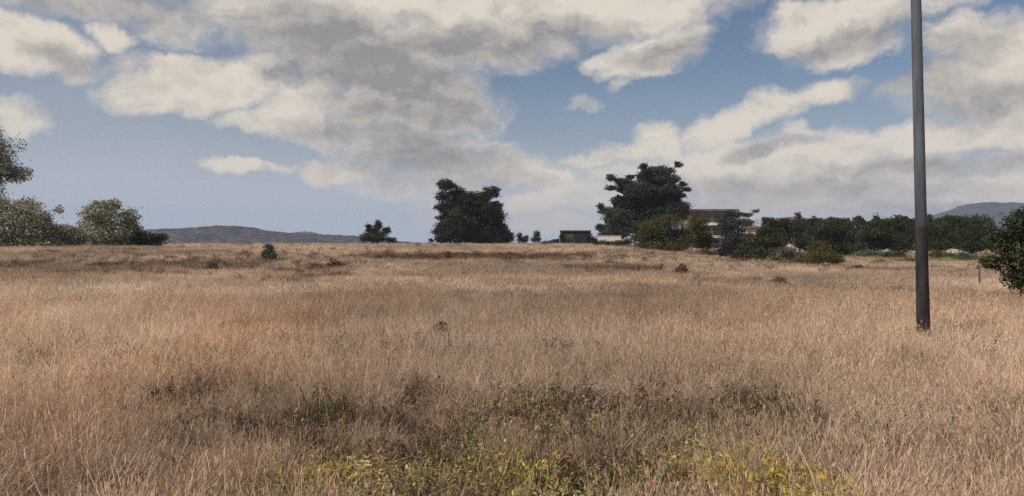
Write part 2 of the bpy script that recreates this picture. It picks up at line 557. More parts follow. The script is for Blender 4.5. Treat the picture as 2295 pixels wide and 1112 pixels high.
def plant(name, label, cat, px, D, lobes, pal, group=None, leaf_px=3.4, cover=6.0, fill=0.45, trunk=None, depth=0.8, seed=0, flat=0.75, needle=1.0,
          crown_name='crown', stem_name='trunk', lean=0.0, multi=1):
    r = np.random.default_rng(1000 + seed)
    x0, y0, z0 = at(px, D)
    root = empty(name, (x0, y0, z0), label, cat, group)
    leaf = max(0.07, leaf_px / F * D)
    L = []
    mw = max(l[2] for l in lobes) / F * D
    for l in lobes:
        cx, cy, rx, ry = l[:4]
        X = (cx - CX) / F * D; Z = H + (HOR - cy) / F * D
        a = rx / F * D; b = ry / F * D
        dy = (r.random() - 0.5) * 1.1 * mw * depth
        L.append((X - x0, dy, Z - z0, a, max(a, b) * depth, b))
    V, T = leaves(L, leaf, cover * 1.9, GREENS[pal], r, flat, needle, fill)
    # nothing below the ground
    lowest = V[:, :, 2].min(1)
    keep = lowest > 0.02
    me = quads_mesh(crown_name, V[keep], 4, T[keep])
    link(crown_name, me, M_LEAF, root)
    # trunk and limbs: every lobe is reached by a limb
    top = max(l[2] + 0.35 * l[5] for l in L)
    tw = trunk if trunk else max(0.03, top * 0.022)
    lst = []
    for k in range(multi):
        ox = (k - (multi - 1) / 2) * tw * 3
        tp = [(ox, 0, -0.2), (ox * 1.5 + tw * 0.6 * r.normal(), tw * r.normal(), top * 0.33), (ox * 2 + lean + tw * r.normal(), tw * r.normal(), top * 0.62), (ox * 2 + lean * 1.6, 0, top * 0.9)]
        lst.append((tp, [tw, tw * 0.8, tw * 0.5, tw * 0.14], 9))
    for (lx, ly, lz, a, b, c) in L:
        h0 = min(max(lz * 0.55, top * 0.08), top * 0.85)
        s = Vector((lean * h0 / top, 0, h0)); e = Vector((lx, ly, lz))
        mid = s.lerp(e, 0.5) + Vector((0, 0, 0.12 * (e - s).length))
        w = tw * (0.42 if multi == 1 else 0.3)
        lst.append(([s, mid, e, e + Vector((a * 0.5 * np.sign(lx + 1e-3), 0, c * 0.35))], [w, w * 0.7, w * 0.4, w * 0.12], 6))
    link(stem_name, tubes_mesh(stem_name, lst), M_BARK, root)
    return root


def shrub(name, label, px, D, lobes, pal, group=None, **kw):
    kw.setdefault('leaf_px', 3.2)
    return plant(name, label, 'shrub', px, D, lobes, pal, group, crown_name='foliage', stem_name='stems', multi=3, trunk=0.035, **kw)


LEFTG = 'trees and scrub at the left edge of the field'
plant('leafy_tree', 'tall tree with glare painted into its leaves cut by the left edge of the photo', 'tree', -55, 118,
      [(-50, 360, 90, 65), (0, 335, 34, 32), (10, 372, 36, 26), (25, 388, 34, 20), (-70, 430, 90, 70), (-5, 412, 34, 18), (-60, 295, 55, 40), (-70, 490, 80, 50), (-40, 535, 70, 26)], 'glare_olive', LEFTG, seed=1, leaf_px=4.2, cover=5)
plant('spreading_tree', 'broad low tree with leaves painted whitish for glare below the tall tree at left', 'tree', 30, 108,
      [(20, 492, 90, 46), (80, 505, 45, 34), (122, 468, 9, 12), (62, 462, 42, 20), (-30, 480, 60, 50), (105, 520, 45, 24), (0, 460, 40, 22), (118, 490, 18, 16), (20, 540, 100, 22), (95, 545, 45, 16)], 'glare_olive', LEFTG, seed=2, leaf_px=4.2, cover=5)
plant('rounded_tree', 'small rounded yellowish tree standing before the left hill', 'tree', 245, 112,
      [(240, 482, 46, 28), (262, 458, 16, 14), (215, 468, 24, 18), (205, 502, 36, 28), (282, 490, 24, 24), (290, 515, 26, 24), (240, 520, 72, 24), (235, 462, 24, 16), (242, 545, 66, 16)], 'glare_olive', LEFTG, seed=3, leaf_px=4.0, cover=6)
shrub('scrub_bush', 'low olive bush filling the gap between the two left trees', 160, 110, [(155, 520, 34, 20), (180, 527, 30, 17), (135, 528, 28, 16), (155, 546, 40, 14)], 'glare_olive', LEFTG, seed=4, cover=6)
shrub('scrub_bush', 'dark low bush at the foot of the left hill beside the rounded tree', 335, 114, [(320, 529, 26, 14), (350, 533, 26, 11), (300, 530, 20, 14), (325, 546, 40, 12)], 'leafy', LEFTG, seed=5, cover=6)
plant('bushy_tree', 'small pointed dark tree alone on the skyline', 'tree', 845, 165,
      [(845, 530, 30, 16), (835, 516, 18, 12), (849, 505, 9, 13), (826, 507, 6, 7), (866, 516, 10, 9), (876, 538, 16, 7), (820, 533, 14, 12)], 'dark', seed=6, leaf_px=2.6, cover=7)
plant('dense_conifer', 'dark dense conifer with ragged left side, left of the joined pair', 'tree', 1008, 185,
      [(1000, 416, 22, 15), (993, 440, 19, 14), (1022, 432, 20, 20), (988, 466, 15, 8), (1012, 468, 32, 24), (986, 487, 12, 6), (1000, 515, 26, 26), (1030, 500, 36, 40), (1040, 455, 26, 20), (992, 535, 20, 12), (1052, 470, 34, 34), (1045, 442, 20, 16), (1030, 530, 50, 18), (1010, 495, 30, 22)],
      'dark', 'conifers of the joined pair', seed=7, leaf_px=2.8, cover=9, flat=0.6)
plant('dense_conifer', 'dark dense conifer with sloping right side, right of the joined pair', 'tree', 1090, 188,
      [(1106, 432, 17, 16), (1088, 440, 14, 20), (1075, 460, 26, 24), (1110, 462, 19, 14), (1060, 462, 22, 24), (1090, 500, 42, 34), (1122, 512, 20, 16), (1070, 525, 46, 22), (1138, 530, 15, 15), (1105, 530, 36, 16), (1068, 445, 20, 18), (1085, 475, 36, 26), (1100, 540, 50, 12), (1112, 485, 22, 24)],
      'dark', 'conifers of the joined pair', seed=8, leaf_px=2.8, cover=9, flat=0.6)
SKYL = 'small shrubs on the skyline'
shrub('small_shrub', 'tiny dark shrub just left of the joined conifers', 965, 175, [(965, 539, 6, 6)], 'dark', SKYL, seed=9, leaf_px=2.4)
shrub('small_shrub', 'dark shrub touching the right foot of the joined conifers', 1168, 186, [(1164, 528, 7, 10), (1172, 538, 14, 8), (1180, 533, 5, 6)], 'dark', SKYL, seed=10, leaf_px=2.6)
shrub('small_shrub', 'upright dark shrub second right from the joined conifers', 1201, 186, [(1203, 526, 9, 10), (1200, 537, 13, 8)], 'dark', SKYL, seed=11, leaf_px=2.6)
shrub('small_shrub', 'very low shrub spreading left of the dark flat shed', 1232, 180, [(1225, 543, 14, 4), (1242, 541, 11, 5)], 'dark', SKYL, seed=12, leaf_px=2.4)
PINE = [(1478, 381, 44, 11), (1437, 376, 11, 9), (1522, 369, 9, 8), (1486, 402, 44, 15), (1440, 395, 14, 10), (1367, 399, 12, 9), (1392, 405, 22, 6), (1412, 397, 12, 6), (1371, 421, 17, 6), (1400, 426, 22, 7),
        (1442, 424, 42, 14), (1498, 426, 34, 14), (1536, 411, 10, 7), (1544, 424, 11, 6), (1526, 438, 18, 7), (1392, 446, 24, 10), (1445, 452, 60, 18), (1505, 450, 24, 10), (1345, 463, 10, 8), (1362, 474, 22, 10), (1410, 480, 56, 18),
        (1478, 480, 56, 24), (1536, 462, 13, 9), (1520, 480, 26, 18), (1455, 455, 50, 34), (1425, 492, 52, 30), (1480, 415, 36, 26), (1395, 455, 24, 16), (1450, 400, 26, 22), (1500, 440, 30, 26), (1380, 490, 34, 22), (1375, 520, 36, 18), (1430, 430, 40, 26), (1405, 415, 26, 14), (1510, 470, 34, 24), (1342, 510, 10, 9), (1366, 514, 26, 12), (1348, 530, 13, 10), (1420, 508, 44, 16), (1375, 532, 30, 7)]
plant('umbrella_pine', 'tallest tree, big irregular pine with layered boughs', 'tree', 1450, 150, PINE, 'pine', seed=13, leaf_px=2.8, cover=7, flat=0.6, needle=1.3, trunk=0.42, depth=0.9, fill=0.55)
plant('round_bush', 'big olive yellow bush in front of the tall pine', 'shrub', 1500, 112,
      [(1470, 515, 42, 26), (1500, 495, 36, 16), (1445, 535, 34, 22), (1535, 530, 54, 32), (1490, 552, 66, 16), (1562, 502, 24, 20), (1585, 540, 22, 24)], 'olive', seed=14, leaf_px=3.0, cover=7, crown_name='foliage', stem_name='stems')
LINE = 'trees in the line along the far right edge'
plant('slim_pine', 'thin topped dark pine right of the flat roofed block', 'tree', 1655, 138,
      [(1694, 474, 10, 4), (1676, 482, 13, 6), (1653, 481, 20, 8), (1640, 500, 36, 16), (1668, 500, 22, 10), (1650, 530, 34, 20), (1625, 520, 24, 16), (1626, 496, 20, 16), (1634, 479, 14, 9)], 'pine', LINE, seed=15, leaf_px=2.8, cover=6, flat=0.5)
TR = [(1737, 120, [(1737, 512, 34, 22), (1722, 496, 14, 9), (1750, 497, 18, 9), (1715, 525, 20, 16)], 'leafy', 'rounded dark tree between the thin topped pine and red roof'),
      (1792, 158, [(1795, 518, 40, 24), (1772, 508, 24, 15), (1810, 503, 20, 10)], 'pine', 'bluish dark tree directly below the small red roof'),
      (1855, 150, [(1855, 512, 40, 22), (1838, 498, 18, 10), (1868, 494, 18, 8), (1850, 530, 36, 16)], 'leafy', 'olive green tree right of the small red roof'),
      (1908, 150, [(1908, 515, 34, 22), (1895, 502, 18, 10), (1910, 533, 34, 18)], 'pine', 'dark bluish tree with shaded foot, third left of the pole'),
      (1962, 152, [(1960, 517, 40, 24), (1975, 500, 24, 10), (1945, 508, 20, 12), (1965, 538, 38, 14)], 'leafy', 'broad green tree second left of the pole'),
      (2015, 150, [(2012, 512, 34, 24), (2030, 489, 8, 6), (2000, 500, 20, 12), (2035, 502, 18, 14), (2015, 538, 36, 14)], 'leafy', 'small peaked green tree just left of the pole'),
      (2105, 146, [(2105, 520, 42, 28), (2085, 505, 22, 16), (2125, 495, 26, 14), (2100, 545, 36, 16)], 'leafy', 'dark tree just right of the pole, before the blue hill'),
      (2175, 144, [(2172, 515, 44, 30), (2155, 500, 30, 16), (2200, 500, 28, 18), (2180, 545, 40, 18)], 'leafy', 'broad green tree between the pole and the near right bush')]
tr = np.random.default_rng(5)
for i, (px, D, lb, pal, lab) in enumerate(TR):
    D = D - [0, 6, 22, 4, 30, 10, 24, 2][i]
    lb = [(a, b, c * 1.1, d) for (a, b, c, d) in lb] + [(px, 536, 40, 18), (px - 16, 522, 28, 14), (px + 18, 526, 26, 16)]
    for k in range(7):
        lb.append((px + tr.normal() * 26, 508 + tr.normal() * 11, 6 + 9 * tr.random(), 5 + 7 * tr.random()))
    lb += [(px + tr.normal() * 14, 553, 38, 14), (px + tr.normal() * 20, 548, 30, 12)]
    plant('orchard_tree', lab, 'tree', px, D, lb, pal, LINE, seed=20 + i, leaf_px=2.9, cover=7, trunk=0.2)
plant('leafy_bush', 'large dark green bush cut by the right edge of the photo', 'shrub', 2290, 29,
      [(2285, 505, 42, 40), (2297, 470, 20, 18), (2252, 540, 36, 36), (2295, 570, 60, 46), (2240, 590, 22, 20), (2285, 625, 42, 30), (2330, 520, 50, 50), (2335, 620, 50, 50), (2300, 650, 30, 18)], 'leafy', seed=30, leaf_px=6.0, cover=6, crown_name='foliage', stem_name='stems', trunk=0.06)
EDGE = 'bushes along the right edge of the dry grass'
shrub('edge_bush', 'dark plum grey bush below the thin topped pine', 1642, 96, [(1650, 546, 28, 24), (1625, 560, 24, 18), (1655, 568, 32, 16)], 'plum', EDGE, seed=31)
shrub('edge_bush', 'olive brown bush right of the plum grey bush', 1695, 90, [(1688, 549, 26, 20), (1704, 568, 36, 16), (1672, 570, 24, 14), (1715, 545, 18, 14)], 'leafy', EDGE, seed=32)
shrub('edge_bush', 'pale grey green feathery bush between two darker edge bushes', 1768, 88, [(1765, 562, 26, 12), (1785, 575, 30, 12), (1745, 578, 20, 10)], 'sage', EDGE, seed=33)
shrub('edge_bush', 'yellow olive bush at the grass edge beside the pale feathery bush', 1838, 74, [(1842, 556, 30, 18), (1830, 578, 42, 18), (1868, 580, 20, 16)], 'olive', EDGE, seed=34)
shrub('edge_bush', 'little green bush low on the bare strip left of the pole', 1915, 64, [(1912, 604, 16, 7), (1925, 600, 8, 7)], 'leafy', EDGE, seed=35)
shrub('edge_bush', 'reddish brown bush under the dark edge bushes', 1655, 84, [(1640, 588, 26, 8), (1665, 586, 20, 9)], 'rust', EDGE, seed=36)
shrub('edge_bush', 'brown weedy bush by the foot of the near right bush', 2285, 26, [(2282, 690, 20, 10), (2300, 680, 24, 16)], 'brown', EDGE, seed=37)
FIELD = 'shrubs scattered in the dry grass'
shrub('field_shrub', 'green upright shrub standing alone in the left dry grass', 600, ground_at(600, 592)[1], [(600, 556, 13, 13), (604, 572, 18, 12), (592, 570, 10, 12), (604, 584, 16, 10)], 'sage', FIELD, seed=40)
for i, (px, py, w, h, pal, lab) in enumerate([
        (752, 608, 20, 22, 'rust', 'reddish brown dry shrub right of the green field shrub'),
        (712, 612, 26, 12, 'brown', 'flat brown dry shrub left of the reddish one'),
        (478, 612, 14, 20, 'rust', 'small rusty dry shrub in the left field before the hill'),
        (1528, 620, 18, 20, 'rust', 'dark rusty shrub at the end of the brown weed strip'),
        (1745, 646, 20, 16, 'rust', 'low reddish shrub in the grass below the edge bushes'),
        (1003, 586, 12, 20, 'brown', 'small brown shrub in the grass below the joined conifers'),
        (1700, 640, 14, 10, 'brown', 'small brown tuft shrub left of the low reddish shrub'),
        (985, 765, 14, 22, 'brown', 'brown weed standing alone in the middle of the near grass')]):
    x, D, z = ground_at(px, py)
    up = 0.22 / D * F
    shrub('dry_shrub', lab, px, D, [(px, py - up - h * 0.5, w * 0.8, h * 0.5), (px - w * .5, py - up - h * 0.2, w * 0.7, h * 0.35), (px + w * .55, py - up - h * 0.15, w * 0.7, h * 0.32)], pal, FIELD, seed=50 + i, cover=4)


# ------------------------------------------------------------------ buildings
def add_box(bm, x0, x1, y0, y1, z0, z1):
    vs = [bm.verts.new(p) for p in ((x0, y0, z0), (x1, y0, z0), (x1, y1, z0), (x0, y1, z0), (x0, y0, z1), (x1, y0, z1), (x1, y1, z1), (x0, y1, z1))]
    for f in ((3, 2, 1, 0), (4, 5, 6, 7), (0, 1, 5, 4), (1, 2, 6, 5), (2, 3, 7, 6), (3, 0, 4, 7)):
        bm.faces.new([vs[i] for i in f])


def boxes(name, lst, m, parent, bevel=0.0):
    bm = bmesh.new()
    for b in lst: add_box(bm, *b)
    if bevel: bmesh.ops.bevel(bm, geom=bm.edges[:], offset=bevel, segments=1, affect='EDGES')
    me = bpy.data.meshes.new(name); bm.to_mesh(me); bm.free()
    return link(name, me, m, parent)


M_WALLB = noisy('brown_render', (0.18, 0.15, 0.135), (0.27, 0.225, 0.20), 1.2, bump=0.1)
M_WALLD = noisy('dark_cladding', (0.014, 0.015, 0.016), (0.032, 0.031, 0.030), 1.5, stretch=(6, 6, .4))
M_SLAB = noisy('white_paint', (0.62, 0.57, 0.52), (0.76, 0.71, 0.66), 1.0)
M_PINK = noisy('pinkish_render', (0.55, 0.44, 0.39), (0.66, 0.55, 0.49), 0.8)
M_ROOFD = noisy('roof_felt', (0.09, 0.08, 0.075), (0.15, 0.135, 0.125), 1.0)
M_TILE = noisy('red_tiles', (0.13, 0.06, 0.048), (0.20, 0.09, 0.07), 4.0)
M_WOOD = noisy('grey_wood', (0.09, 0.07, 0.055), (0.17, 0.135, 0.105), 6.0, stretch=(1, 1, .15), bump=0.3)
M_GLASS, _q, _b = mat('window_glass', (0.03, 0.035, 0.04, 1), 0.12)
_b.inputs['Specular IOR Level'].default_value = 0.5


def mx(px, D): return (px - CX) / F * D
def mz(py, D): return H + (HOR - py) / F * D


def window(parent, ox, oy, oz, x, z, w, h, y):
    """frame standing 4 cm proud of a wall at local y, with its pane as a sub-part"""
    t = 0.07
    fr = boxes('window', [(x, x + w, y - .06, y - .001, z, z + t), (x, x + w, y - .06, y - .001, z + h - t, z + h),
                          (x, x + t, y - .06, y - .001, z + t, z + h - t), (x + w - t, x + w, y - .06, y - .001, z + t, z + h - t)], M_WOOD, parent)
    boxes('pane', [(x + t, x + w - t, y - .03, y - .002, z + t, z + h - t)], M_GLASS, fr)


def block():                                     # the flat roofed block behind the pine
    D = 172
    x0, x1 = mx(1545, D), mx(1648, D)
    cx = (x0 + x1) / 2
    zg = min(gz(x0, D), gz(x1, D)) - 0.3
    root = empty('apartment_block', (cx, D, zg), 'brown flat roofed block with white balcony slabs right of the tall pine', 'building')
    a, b = x0 - cx, x1 - cx
    top = mz(474, D) - zg
    boxes('wall', [(a, b, 0, 9, 0, top)], M_WALLB, root)
    boxes('roof', [(a - .5, b + .5, -1.2, 9.5, top + .003, top + .45)], M_ROOFD, root)
    for py in (502, 530, 558):
        z = mz(py, D) - zg
        bl = boxes('balcony', [(a + .6, b - .6, -1.3, -.003, z - .30, z + .22)], M_SLAB, root)
        boxes('railing', [(a + .65 + i * .5, a + .69 + i * .5, -1.25, -1.2, z + .22, z + 1.0) for i in range(int((b - a - 1.3) / .5) + 1)] + [(a + .6, b - .6, -1.27, -1.18, z + 1.0, z + 1.05)], M_WALLB, bl)
        for k in range(4):
            xx = a + 1.2 + k * (b - a - 2.0) / 4
            window(root, 0, 0, 0, xx, z + .25, 1.3, 1.7, 0)


block()


def house(name, label, px0, px1, top, eave, D, wallm, roofm, depth=7):
    x0, x1 = mx(px0, D), mx(px1, D)
    cx = (x0 + x1) / 2
    zg = min(gz(x0, D), gz(x1, D)) - 0.3
    root = empty(name, (cx, D, zg), label, 'house')
    a, b = x0 - cx, x1 - cx
    e = mz(eave, D) - zg; t = mz(top, D) - zg
    boxes('wall', [(a, b, 0, depth, 0, e)], wallm, root)
    bm = bmesh.new()
    o = 0.4
    v = [bm.verts.new(p) for p in ((a - o, -o, e), (b + o, -o, e), (b + o, depth + o, e), (a - o, depth + o, e), (a + (b - a) * .25, depth / 2, t), (b - (b - a) * .25, depth / 2, t))]
    for f in ((3, 2, 1, 0), (0, 1, 5, 4), (1, 2, 5), (2, 3, 4, 5), (3, 0, 4)): bm.faces.new([v[i] for i in f])
    bmesh.ops.translate(bm, verts=bm.verts, vec=(0, 0, .003))
    me = bpy.data.meshes.new('roof'); bm.to_mesh(me); bm.free()
    rf = link('roof', me, roofm, root)
    boxes('chimney', [(b - (b - a) * .3, b - (b - a) * .3 + .5, depth / 2 + .3, depth / 2 + .8, t - .8, t + .5)], wallm, rf)
    window(root, 0, 0, 0, a + (b - a) * .10, e - 2.1, .8, 1.1, 0)
    if b - a > 4: window(root, 0, 0, 0, a + (b - a) * .62, e - 1.8, 1.1, 1.2, 0)
    return root


house('small_house', 'small pale pinkish house half hidden between edge trees', 1676, 1712, 504, 511, 142, M_PINK, M_ROOFD)
house('tiled_house', 'distant house with red tiled roof peeping over the tree line', 1772, 1802, 485, 493, 210, M_PINK, M_TILE)


def shed():
    D = 205
    x0, x1 = mx(1258, D), mx(1324, D)
    cx = (x0 + x1) / 2
    zg = gz(cx, D) - 0.3
    root = empty('dark_shed', (cx, D, zg), 'dark flat topped shed on the skyline left of the tall pine', 'shed')
    a, b = x0 - cx, x1 - cx
    top = mz(519, D) - zg
    boxes('wall', [(a, b, 0, 5, 0, top)], M_WALLD, root)
    boxes('roof', [(a - .15, b + .15, -.3, 5.2, top + .003, top + .3)], M_BARK, root)
    boxes('door', [(a + 1.0, a + 3.2, -.05, -.002, .3, top - .6)], M_BARK, root)
    boxes('window', [(b - 2.4, b - 1.2, -.05, -.002, top - 1.6, top - .7)], M_GLASS, root)


shed()
shrub('small_shrub', 'dark shrub against the right end of the flat topped shed', 1326, 200, [(1322, 534, 9, 10), (1334, 540, 10, 7), (1312, 541, 12, 5)], 'dark', SKYL, seed=71, leaf_px=2.4)
shrub('small_shrub', 'dark shrub against the left end of the flat topped shed', 1262, 200, [(1260, 533, 8, 10), (1272, 540, 14, 6), (1250, 541, 8, 5)], 'dark', SKYL, seed=72, leaf_px=2.4)


for i, (px, py, w, h, D, pal, lab) in enumerate([
        (1890, 566, 26, 9, 128, 'olive', 'low olive bush under the dark bluish tree left of the pole'),
        (1945, 572, 30, 8, 118, 'sage', 'pale grey low bush under the broad green tree left of the pole'),
        (2000, 576, 28, 9, 105, 'leafy', 'low green bush just left of the pole under the tree line'),
        (2035, 592, 22, 9, 84, 'brown', 'brown bush on the bare strip touching the left of the pole'),
        (1975, 597, 34, 7, 78, 'rust', 'long reddish bush lying along the bare strip left of the pole'),
        (2110, 576, 34, 9, 104, 'olive', 'low olive bush right of the pole under the tree line'),
        (2165, 582, 30, 10, 92, 'sage', 'pale grey low bush between the pole and the fence post'),
        (2215, 590, 24, 12, 80, 'leafy', 'low green bush behind the thin fence post'),
        (1580, 574, 34, 10, 104, 'olive', 'low yellow green bush at the right foot of the big olive bush'),
        (1785, 593, 36, 8, 78, 'brown', 'low brown bush in front of the pale feathery bush')]):
    u = .25 * F / D
    shrub('verge_bush', lab, px, D, [(px, py - 2 - u, w * .7, h * 1.1), (px - w * .6, py + 2 - u, w * .6, h * .8), (px + w * .6, py + 1 - u, w * .6, h * .9), (px + w * .2, py - u + h * .6, w * .8, h * .6)], pal, EDGE, seed=80 + i, cover=4)


def low_wall(px0, px1, D, h, label):
    x0, x1 = mx(px0, D), mx(px1, D)
    cx = (x0 + x1) / 2
    zg = gz(cx, D)
    root = empty('white_wall', (cx, D, zg), label, 'wall')
    root['kind'] = 'thing'
    a, b = x0 - cx, x1 - cx
    boxes('wall_body', [(a, b, 0, .25, -.5, h)], M_SLAB, root)
    boxes('coping', [(a - .05, b + .05, -.06, .31, h + .002, h + .09)], M_SLAB, root)


low_wall(1885, 2060, 185, 1.2, 'long low white wall under the trees left of the pole')
low_wall(2108, 2180, 150, 1.2, 'short low white wall under the trees right of the pole')
low_wall(1340, 1392, 141, 1.75, 'short pale wall under the left boughs of the tall pine')
shrub('scrub_bush', 'low dark scrub in front of the pale wall under the tall pine', 1365, 137, [(1350, 546, 22, 8), (1380, 547, 24, 9), (1402, 543, 16, 10), (1335, 547, 12, 8)], 'dark', seed=95, leaf_px=2.6)


# ------------------------------------------------------------------ the pole and the post
def pole():
    x, y, z = ground_at(2071, 772)
    root = empty('utility_pole', (x, y, z), 'tall plain grey pole, slightly leaning, standing in the dry grass', 'pole')
    k = y / F
    top_z = 9.4
    lx = -19 * k / (738 * k)                      # lean per metre
    pts = [(lx * t, 0, t) for t in (2.55, 2.56, 4.0, 6.0, 8.0, top_z - .01, top_z)]
    rad = [12.2 * k, 12.2 * k, 11.8 * k, 11.2 * k, 10.8 * k, 10.3 * k, 10.3 * k]
    m, q, b = mat('galvanised_steel', rough=0.8)
    t = q.n('ShaderNodeTexCoord')
    mp = q.n('ShaderNodeMapping'); mp.inputs[3].default_value = (1, 1, .12); q.put(mp.inputs[0], t.outputs['Object'])
    n = q.noise(mp.outputs[0], 9, 7, .65)
    q.put(b.inputs['Base Color'], q.mix(q.ss(n, .35, .7), (0.115, 0.130, 0.155, 1), (0.072, 0.082, 0.098, 1)))
    sz = q.n('ShaderNodeSeparateXYZ'); q.put(sz.inputs[0], t.outputs['Object'])
    wear = q.m('MULTIPLY', q.ss(q.m('MULTIPLY_ADD', q.noise(mp.outputs[0], 16, 6, .7), 2.4, sz.outputs[2]), 5.6, 2.9), .9)
    q.put(b.inputs['Base Color'], q.mix(wear, q.mix(q.ss(n, .35, .7), (0.115, 0.130, 0.155, 1), (0.072, 0.082, 0.098, 1)), (0.036, 0.032, 0.0315, 1)))
    sh = link('shaft', tubes_mesh('shaft', [(pts, rad, 28)]), m, root)
    link('cap', tubes_mesh('cap', [([(lx * top_z, 0, top_z - .02), (lx * top_z, 0, top_z + .05), (lx * top_z, 0, top_z + .1)], [10.8 * k, 10.8 * k, 4 * k], 28)]), m, root)
    m2 = noisy('weathered_tar', (0.022, 0.020, 0.021), (0.046, 0.040, 0.039), 7, rough=.95, stretch=(1, 1, .2), bump=.04)
    pts = [(lx * t, 0, t) for t in (-.4, .5, 1.2, 1.9, 2.555, 2.56)]
    link('lower_sleeve', tubes_mesh('lower_sleeve', [(pts, [14.6 * k, 14.1 * k, 13.5 * k, 12.9 * k, 12.3 * k, 12.3 * k], 28)]), m2, root)
    m3 = noisy('rust', (0.055, 0.038, 0.032), (0.085, 0.06, 0.05), 12, rough=.9)
    pts = [(lx * t, 0, t) for t in (-.3, .1, .33, .34)]
    link('base_band', tubes_mesh('base_band', [(pts, [15.4 * k, 15.2 * k, 14.9 * k, 14.9 * k], 28)]), m3, root)


pole()


def post():
    x, y, z = ground_at(2195, 645)
    root = empty('fence_post', (x, y, z), 'thin weathered wooden post near the right bush', 'post')
    link('stake', tubes_mesh('stake', [([(0, 0, -.3), (.01, 0, .4), (0, .01, .9), (0.005, .01, .98)], [.05, .048, .045, .03], 8)]), M_WOOD, root)
    link('wire_loop', tubes_mesh('wire_loop', [([(.056 * math.cos(t * .7), .056 * math.sin(t * .7), .72) for t in range(10)], [.004] * 10, 5)]), M_ROOFD, root)


post()

M_STONE = noisy('pale_stone', (0.55, 0.53, 0.50), (0.7, 0.68, 0.64), 20)
for i, (px, py, s, lab) in enumerate([(1218, 797, .06, 'tiny white stone in the near grass at the middle'), (1546, 632, .16, 'small pale stone below the dark rusty shrub')]):
    x, y, z = ground_at(px, py)
    bm = bmesh.new()
    bmesh.ops.create_icosphere(bm, subdivisions=2, radius=s)
    rr = random.Random(i)
    for v in bm.verts: v.co = Vector((v.co.x * 1.3, v.co.y, v.co.z * .8)) * (0.8 + .35 * rr.random())
    me = bpy.data.meshes.new('stone'); bm.to_mesh(me); bm.free()
    o = link('stone', me, M_STONE)
    o.location = (x, y, z + (0.40 if i == 0 else .4))
    tag(o, lab, 'stone', 'pale stones in the field')
    o.location.z = z + s * .5


# ------------------------------------------------------------------ grass
def blade_mesh(name, r, nb, h, spread, width, bend, seg=3, heads=0.0, lodged=0.0, leafy=False, branch=0):
    """a tuft of curved tapering blades; some carry a seed head"""
    V = []; Fc = []; C = []
    for i in range(nb):
        a = r.random() * 6.283
        rad = spread * r.random() ** .7
        bx, by = rad * math.cos(a), rad * math.sin(a)
        hh = h * (0.45 + 0.65 * r.random())
        da = a + r.normal() * 1.0
        bd = min(1.5, bend * (0.3 + r.random()) * (2.6 if r.random() < lodged else 1.0))
        if bd > 1.1: hh *= .7
        fa = r.random() * 6.283
        w = width * (.6 + .8 * r.random())
        ux, uy = math.cos(fa), math.sin(fa)
        base = len(V)
        shade = 0.70 + 0.6 * r.random()
        yel = r.normal() * .06
        col = (shade * (1 + yel * .3), shade, shade * (1 - yel))
        pt = []
        for s in range(seg + 1):
            t = s / seg
            px = bx + math.cos(da) * bd * hh * t * t
            py = by + math.sin(da) * bd * hh * t * t
            pz = hh * (t - 0.32 * min(bd, 1.6) * t * t)
            if branch: ww = .0022
            elif leafy: ww = w * math.sin(math.pi * (0.12 + 0.88 * t)) + .0008
            else: ww = w * (1 - t * .85)
            V.append((px - ux * ww, py - uy * ww, pz)); V.append((px + ux * ww, py + uy * ww, pz))
            pt = (px, py, pz)
        for s in range(seg):
            Fc.append((base + 2 * s, base + 2 * s + 1, base + 2 * s + 3, base + 2 * s + 2)); C.append(col)
        for q in range(branch * 2 if branch else 0):
            t = .25 + .75 * (q + r.random()) / (branch * 2)
            cx_ = bx + math.cos(da) * bd * hh * t * t; cy_ = by + math.sin(da) * bd * hh * t * t; cz_ = hh * (t - 0.32 * min(bd, 1.6) * t * t)
            la = r.random() * 6.283; ll = w * (3.0 + 2.5 * r.random()); lw = w * (.7 + .5 * r.random()); ez = (r.random() - .25) * 1.2
            ex, ey = math.cos(la), math.sin(la)
            b0 = len(V)
            V += [(cx_, cy_, cz_), (cx_ + ex * ll * .5 - ey * lw, cy_ + ey * ll * .5 + ex * lw, cz_ + ez * ll * .5), (cx_ + ex * ll, cy_ + ey * ll, cz_ + ez * ll), (cx_ + ex * ll * .5 + ey * lw, cy_ + ey * ll * .5 - ex * lw, cz_ + ez * ll * .5)]
            Fc.append((b0, b0 + 1, b0 + 2, b0 + 3)); C.append(tuple(k * (.75 + .5 * r.random()) for k in col))
        if r.random() < heads:
            hl = .035 + .035 * r.random(); hw = .0028 + .0025 * r.random()
            dx, dy = math.cos(da) * .5 * bd, math.sin(da) * .5 * bd
            for (qx, qy) in ((ux, uy), (-uy, ux)):
                b0 = len(V)
                V += [pt, (pt[0] + qx * hw + dx * hl * .4, pt[1] + qy * hw + dy * hl * .4, pt[2] + hl * .4), (pt[0] + dx * hl, pt[1] + dy * hl, pt[2] + hl), (pt[0] - qx * hw + dx * hl * .4, pt[1] - qy * hw + dy * hl * .4, pt[2] + hl * .4)]
                Fc.append((b0, b0 + 1, b0 + 2, b0 + 3)); C.append((1.25, 1.16, 1.05))
    me = bpy.data.meshes.new(name)
    me.from_pydata(V, [], Fc)
    at_ = me.attributes.new('var', 'FLOAT_COLOR', 'FACE')
    c = np.ones((len(Fc), 4), np.float32); c[:, :3] = np.array(C)
    at_.data.foreach_set('color', c.reshape(-1))
    me.materials.append(M_GRASS)
    return bpy.data.objects.new(name, me)


def proto(cname, specs):
    c = bpy.data.collections.new(cname)
    for i, s in enumerate(specs):
        r = np.random.default_rng(300 + i)
        c.objects.link(blade_mesh('%s_%02d' % (cname, i), r, **s))
    return c


